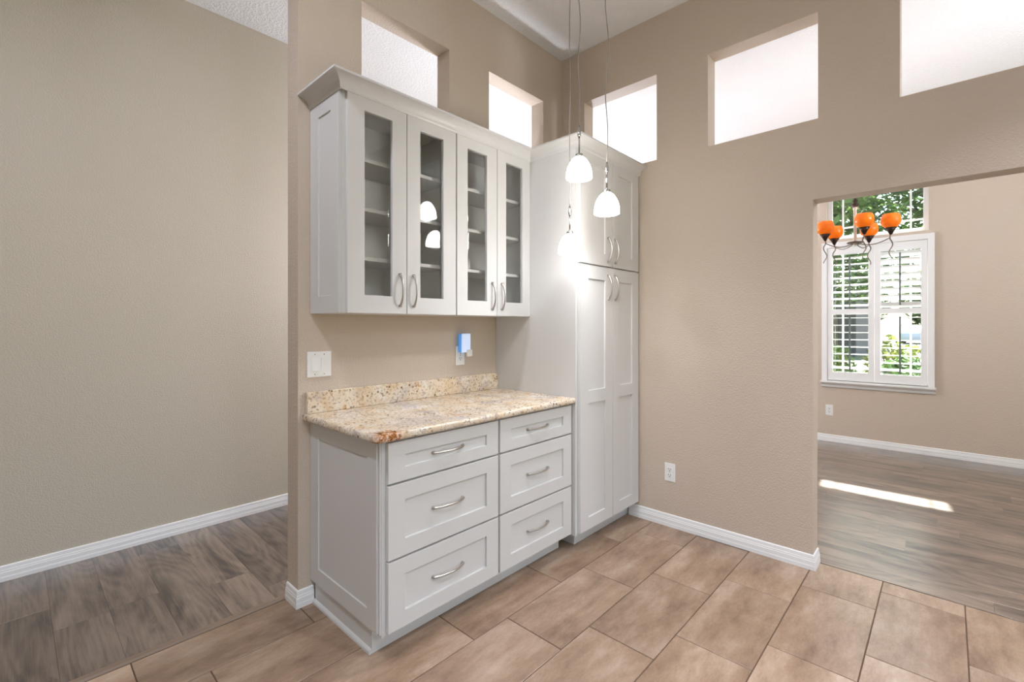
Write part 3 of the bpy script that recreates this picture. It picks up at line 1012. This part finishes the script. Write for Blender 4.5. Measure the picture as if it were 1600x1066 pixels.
# two shutter panels
def shutter(y0, y1, label, open_upper):
    t = thing('plantation_shutter', (XF, (y0 + y1) / 2, 0.71), label, 'shutter', 'plantation shutters in the dining window')
    z0, z1, zm0, zm1 = 0.712, 2.220, 1.462, 1.520
    st, rb, rt = 0.052, 0.095, 0.082
    us, vsz = uniq([y0, y0 + st, y1 - st, y1]), uniq([z0, z0 + rb, zm0, zm1, z1 - rt, z1])
    obj('panel_frame', MB().hfield(us, vsz, lambda i, j: None if i == 1 and j in (1, 3) else 0.027, lambda u, v, w: (XF + 0.004 - w, u, v)), TRIM, t, 0.003)
    for (a, b, n, ang) in ((z0 + rb, zm0, 8, math.radians(-2)), (zm1, z1 - rt, 8, open_upper)):
        sp = (b - a) / n
        for i in range(n):
            zc = a + sp * (i + 0.5)
            m = MB()
            half, th = 0.0445, 0.0048
            ring = []
            for yy in (y0 + st + 0.002, y1 - st - 0.002):
                pts = []
                for k in range(12):
                    q = 2 * PI * k / 12
                    u, w = half * math.cos(q), th * math.sin(q)
                    pts.append(m.bm.verts.new((XF - 0.0095 + u * math.cos(ang) - w * math.sin(ang), yy, zc + u * math.sin(ang) + w * math.cos(ang))))
                ring.append(pts)
            for k in range(12):
                j = (k + 1) % 12
                m.bm.faces.new((ring[0][k], ring[0][j], ring[1][j], ring[1][k]))
            m.bm.faces.new(ring[0]); m.bm.faces.new(list(reversed(ring[1])))
            obj('louver', m, TRIM, t)
        ym = (y0 + y1) / 2
        obj('tilt_rod', MB().box(XF - 0.060, XF - 0.052, ym - 0.008, ym + 0.008, a + 0.03, b - 0.03), TILT, t, 0.002)
    return t
YMID = -1.662
shutter(YMID + 0.001, FY1 - 0.054, 'white plantation shutter with open upper louvers, left panel of the dining window', math.radians(14))
shutter(FY0 + 0.054, YMID - 0.001, 'white plantation shutter with half-closed upper louvers, right panel of the dining window', math.radians(-38))

# ------------------------------------------------------------------ chandelier
fx, fy = math.cos(math.radians(43.0247)), math.sin(math.radians(43.0247))
HUB = Vector((1.692, -1.697, 2.005))
ch = thing('chandelier', HUB, 'five-light chandelier with orange glass shades and wavy metal tails', 'chandelier')
obj('column', MB().lathe([(0.0, 1.985), (0.010, 1.99), (0.016, 2.0), (0.017, 2.012), (0.011, 2.02), (0.0115, 2.27), (0.016, 2.285), (0.013, 2.30), (0.0, 2.30)], (HUB.x, HUB.y, 0), 16), ROD, ch)
obj('hub', MB().lathe([(0.0, 2.0), (0.05, 2.002), (0.058, 2.008), (0.05, 2.016), (0.0, 2.020)], (HUB.x, HUB.y, 0), 24), PEWTER, ch)
obj('finial', MB().lathe([(0.0, 2.295), (0.022, 2.30), (0.030, 2.315), (0.014, 2.33), (0.02, 2.35), (0.008, 2.37), (0.0, 2.37)], (HUB.x, HUB.y, 0), 16), BRONZE, ch)
obj('cable', MB().tube([(HUB.x, HUB.y, 2.365), (HUB.x, HUB.y, H - 0.01)], 0.004, 8), BRONZE, ch)
obj('ceiling_canopy', MB().lathe([(0.0, H - 0.05), (0.03, H - 0.045), (0.065, H - 0.012), (0.068, H - 0.0005), (0, H - 0.0005)], (HUB.x, HUB.y, 0), 24), BRONZE, ch)
for k in range(5):
    a = math.radians((90, 166, 247, 298, 31)[k])
    rr = 0.215 if k == 1 else 0.245
    lat, dep = rr * math.cos(a), rr * math.sin(a)
    # the ring of shades is turned 43 degrees to the walls
    px = HUB.x + fx * dep + fy * lat
    py = HUB.y + fy * dep - fx * lat
    zc = 2.138
    r = 0.064
    prof = [(0.012, zc - 0.056), (0.036, zc - 0.050), (0.055, zc - 0.032), (0.063, zc - 0.008), (0.0635, zc + 0.014), (0.058, zc + 0.036), (0.050, zc + 0.052),
            (0.047, zc + 0.052), (0.055, zc + 0.034), (0.060, zc + 0.012), (0.0595, zc - 0.008), (0.052, zc - 0.030), (0.034, zc - 0.046), (0.0, zc - 0.050)]
    arm = obj('arm', MB().tube([Vector((HUB.x, HUB.y, 2.008)).lerp(Vector((px, py, 2.0)), i / 12) + Vector((0, 0, -0.030 * math.sin(PI * i / 12) + 0.012 * (i / 12) ** 2)) for i in range(13)], 0.0035, 8), PEWTER, ch)
    shd = obj('shade', MB().lathe(prof, (px, py, 0), 32), ORANGE, ch)
    shd['label'] = 'orange glass goblet shade'
    obj('cone_cup', MB().lathe([(0.0, zc - 0.108), (0.008, zc - 0.105), (0.020, zc - 0.080), (0.038, zc - 0.052), (0.034, zc - 0.0515), (0.0, zc - 0.06)], (px, py, 0), 20), BRONZE, shd)
    tail = []
    ph = k * 1.3
    for i in range(33):
        s = i / 32
        w = 0.014 * math.sin(s * 9.5 + ph) * min(1, s * 4)
        tail.append((px + w * fy, py - w * fx, zc - 0.10 - 0.19 * s))
    obj('wavy_tail', MB().tube(tail, [0.005 - 0.002 * i / 32 for i in range(33)], 8), PEWTER, shd)
    ld = bpy.data.lights.new('bulb', 'POINT')
    ld.energy = P_CHANDELIER
    ld.shadow_soft_size = 0.02
    ld.color = (0.93, 0.98, 1.1)
    lo = bpy.data.objects.new('bulb', ld)
    C.objects.link(lo)
    lo.parent = ch
    lo.location = (px - HUB.x, py - HUB.y, zc + 0.015 - HUB.z)

# ------------------------------------------------------------------ outdoors beyond the window
LAWN = simple('lawn_green', lin(62, 78, 36), 0.9, bump=0.6, bump_scale=30)
CONC = simple('pale_concrete', lin(98, 96, 93), 0.85)
ASPH = simple('grey_road', lin(84, 83, 82), 0.9)
STUCCO = simple('grey_stucco', lin(84, 80, 74), 0.9)
ROOF = simple('dark_shingle', lin(84, 78, 72), 0.9)
CARW = simple('white_car_paint', lin(190, 192, 196), 0.2)
CARG = simple('dark_car_glass', lin(40, 46, 52), 0.1)
RUBBER = simple('black_rubber', lin(30, 30, 30), 0.8)
BARK = simple('grey_brown_bark', lin(92, 80, 68), 0.9, bump=0.5, bump_scale=25)
LEAF1 = leaf_mat('deep_green_leaf', lin(30, 54, 28), lin(84, 116, 62))
LEAF2 = leaf_mat('yellow_green_leaf', lin(84, 104, 40), lin(146, 152, 76))
LEAF3 = leaf_mat('mid_green_leaf', lin(44, 70, 34), lin(112, 140, 76))
gz = -0.12
tag(obj('lawn', MB().box(-40, 60, -60, 60, gz - 0.2, gz), LAWN), 'green lawn outside the dining window', 'lawn', kind='structure')
tag(obj('bounce_slab', MB().box(-9, 3, -14, -6.13, gz, gz + 0.03), CONC), 'unseen pale concrete slab added outside the sliding door to bounce neutral light in', 'bounce_slab', kind='structure')  # unseen, added to bounce neutral light up to the ceiling
tag(obj('trim_sun_block', MB().box(-9, 3, -10.5, -6.13, 2.75, 2.87), TRIM), 'unseen white slab added outside the sliding door to block the sun', 'sun blocker', kind='structure')  # unseen, added to keep sun off the ground by the opening
tag(obj('driveway', MB().box(17.0, 50.0, -7.0, 0.35, gz, gz + 0.03), CONC), 'pale concrete driveway outside the dining window', 'driveway', kind='structure')
tag(obj('street', MB().box(50.2, 57.0, -60, 60, gz, gz + 0.025), ASPH), 'grey street at the far end of the driveway outside', 'street', kind='structure')

def leaves(n, shape, size, seed):
    rnd = random.Random(seed)
    bm = bmesh.new()
    for _ in range(n):
        p = shape(rnd)
        s = size * rnd.uniform(0.6, 1.4)
        d = Vector((rnd.uniform(-1, 1), rnd.uniform(-1, 1), rnd.uniform(-0.6, 0.6))).normalized()
        e = d.cross(Vector((rnd.uniform(-1, 1), rnd.uniform(-1, 1), rnd.uniform(-1, 1)))).normalized()
        v = [bm.verts.new(p + d * s), bm.verts.new(p + e * s * 0.34), bm.verts.new(p - d * s), bm.verts.new(p - e * s * 0.34)]
        bm.faces.new(v)
    mb = MB(); mb.bm.free(); mb.bm = bm
    return mb
def blob(c, r):
    def f(rnd):
        while True:
            v = Vector((rnd.uniform(-1, 1), rnd.uniform(-1, 1), rnd.uniform(-1, 1)))
            if 0.25 < v.length < 1:
                return Vector((c[0] + v.x * r[0], c[1] + v.y * r[1], c[2] + v.z * r[2]))
    return f
def shrub(x, y, r, h, mat, label, seed):
    t = thing('shrub', (x, y, gz), label, 'shrub', 'shrubs outside the dining window')
    mb = MB()
    rnd = random.Random(seed)
    for i in range(6):
        a = rnd.uniform(0, 2 * PI)
        mb.tube([(x, y, gz), (x + r * 0.3 * math.cos(a), y + r * 0.3 * math.sin(a), gz + h * 0.5), (x + r * 0.6 * math.cos(a), y + r * 0.6 * math.sin(a), gz + h * 0.85)], [0.015, 0.01, 0.005], 6)
    obj('stems', mb, BARK, t)
    tag(obj('foliage', leaves(900, blob((x, y, gz + h * 0.55), (r, r, h * 0.5)), 0.065, seed), mat, t), 'leafy foliage', kind='stuff')
    return t
shrub(5.1, -1.0, 0.36, 1.15, LEAF3, 'mid green shrub nearest outside the left shutter', 1)
shrub(5.2, -1.8, 0.36, 1.0, LEAF1, 'dark green shrub outside between the two shutters', 2)
shrub(5.2, -2.6, 0.36, 1.05, LEAF3, 'mid green shrub outside the right shutter', 3)
shrub(6.3, -1.65, 0.40, 1.25, LEAF2, 'taller yellow-green shrub outside the right shutter', 4)
shrub(6.3, -0.75, 0.40, 1.10, LEAF2, 'yellow-green shrub outside the left shutter', 5)
def tree(x, y, h, r, zc, rz, mat, label, seed, n=9000, tr=0.16, leaf=0.13):
    t = thing('tree', (x, y, gz), label, 'tree', 'trees outside the dining window')
    mb = MB().tube([(x, y, gz), (x + 0.05, y, gz + h * 0.3), (x - 0.05, y + 0.08, gz + h * 0.6), (x, y, gz + h * 0.85)], [tr * 1.3, tr, tr * 0.8, tr * 0.3], 12)
    rnd = random.Random(seed)
    for i in range(7):
        a = i * 2.4
        zb = gz + h * rnd.uniform(0.4, 0.65)
        mb.tube([(x, y, zb), (x + r * 0.4 * math.cos(a), y + r * 0.4 * math.sin(a), zb + h * 0.14), (x + r * 0.75 * math.cos(a), y + r * 0.75 * math.sin(a), zb + h * 0.24)], [tr * 0.45, tr * 0.3, tr * 0.12], 8)
    obj('trunk', mb, BARK, t)
    tag(obj('foliage', leaves(n, blob((x, y, zc), (r, r, rz)), leaf, seed), mat, t), 'leafy crown', kind='stuff')
    return t
tree(9.0, 0.9, 6.0, 2.2, 4.7, 2.1, LEAF3, 'leafy tree outside seen through the left of the transom', 11)
tree(10.4, -3.7, 6.5, 2.4, 4.9, 2.2, LEAF1, 'leafy dark tree outside seen through the right of the transom', 12)
tree(14.6, 0.45, 7.0, 2.4, 4.7, 2.9, LEAF3, 'leafy tree outside seen through the middle of the transom', 16)
tree(13.2, 6.4, 6.5, 2.0, 3.4, 2.6, LEAF1, 'dense tree by the street outside the left shutter', 13)
tree(66.0, -3.0, 9.0, 5.0, 4.4, 4.2, LEAF3, 'tall tree across the street outside', 14, leaf=0.3)
tree(66.0, 7.5, 9.0, 5.0, 4.2, 4.2, LEAF1, 'broad tree across the street behind the parked car', 15, leaf=0.3)

hs = thing('neighbour_house', (28, 6, gz), 'grey stucco house with dark roof outside the left shutter', 'house')
obj('wall', MB().box(24, 34, 0.9, 14, gz, 3.0), STUCCO, hs)
rf = MB()
rv = [rf.bm.verts.new(p) for p in ((23.4, 0.4, 3.0), (34.6, 0.4, 3.0), (34.6, 14.6, 3.0), (23.4, 14.6, 3.0), (29, 5, 5.2), (29, 10, 5.2))]
for f in ((0, 1, 4), (1, 2, 5, 4), (2, 3, 5), (3, 0, 4, 5), (3, 2, 1, 0)):
    rf.bm.faces.new([rv[i] for i in f])
obj('roof', rf, ROOF, hs)
obj('garage_door', MB().box(23.95, 24.05, 6.5, 9.2, gz, 2.1), CONC, hs)
for yy in (1.6, 4.2):
    obj('window', MB().box(23.95, 24.05, yy, yy + 1.4, 0.9, 2.1), CARG, hs)

def car(x, y, label):
    """small hatchback, length along y"""
    t = thing('car', (x, y, gz + 0.03), label, 'car')
    zb = gz + 0.03                       # built about the origin, then parked by its Empty
    prof = [(-1.95, 0.30), (-1.98, 0.62), (-1.85, 0.80), (-1.15, 0.93), (-0.62, 1.36), (0.75, 1.40), (1.55, 1.00), (1.93, 0.92), (1.97, 0.55), (1.90, 0.30)]
    m = MB()
    rings = []
    for (xx, sc) in ((-0.84, 0.93), (-0.80, 0.985), (-0.62, 1.0), (0.62, 1.0), (0.80, 0.985), (0.84, 0.93)):
        rings.append([m.bm.verts.new((x + xx * (1.0 if q < 0.95 else 0.86), y + p * sc, zb + (q - 0.3) * sc + 0.3 if q > 0.3 else zb + q)) for p, q in prof])
    for a, b in zip(rings, rings[1:]):
        for i in range(len(prof)):
            j = (i + 1) % len(prof)
            m.bm.faces.new((a[i], a[j], b[j], b[i]))
    m.bm.faces.new(rings[0]); m.bm.faces.new(list(reversed(rings[-1])))
    obj('body', m, CARW, t, 0.03, smooth=False)
    for s in (-1, 1):
        g = MB()
        X = x + s * 0.735
        v = [g.bm.verts.new(p) for p in ((X + s * 0.012, y - 1.05, zb + 0.97), (X + s * 0.012, y + 1.25, zb + 1.0), (X - s * 0.002, y + 0.72, zb + 1.32), (X - s * 0.002, y - 0.58, zb + 1.29))]
        w = [g.bm.verts.new((p.co.x - s * 0.03, p.co.y, p.co.z)) for p in v]
        g.bm.faces.new(v); g.bm.faces.new(list(reversed(w)))
        for i in range(4):
            j = (i + 1) % 4
            g.bm.faces.new((v[i], v[j], w[j], w[i]))
        obj('side_window', g, CARG, t)
        for yy in (-1.22, 1.25):
            wh = obj('wheel', MB().lathe([(0.0, -0.10), (0.26, -0.10), (0.315, -0.08), (0.315, 0.08), (0.26, 0.10), (0.0, 0.10)], (x + s * 0.76, y + yy, zb + 0.315), 24, axis='x'), RUBBER, t)
            obj('hubcap', MB().lathe([(0.0, s * 0.112), (0.12, s * 0.11), (0.19, s * 0.10), (0.19, s * 0.09), (0.0, s * 0.09)], (x + s * 0.76, y + yy, zb + 0.315), 20, axis='x'), STEEL, wh)
    return t
cr = car(0, 0, 'white parked car on the driveway outside the right shutter')
cr.location = (46.0, -0.4, gz + 0.03)
cr.rotation_euler.z = PI / 2
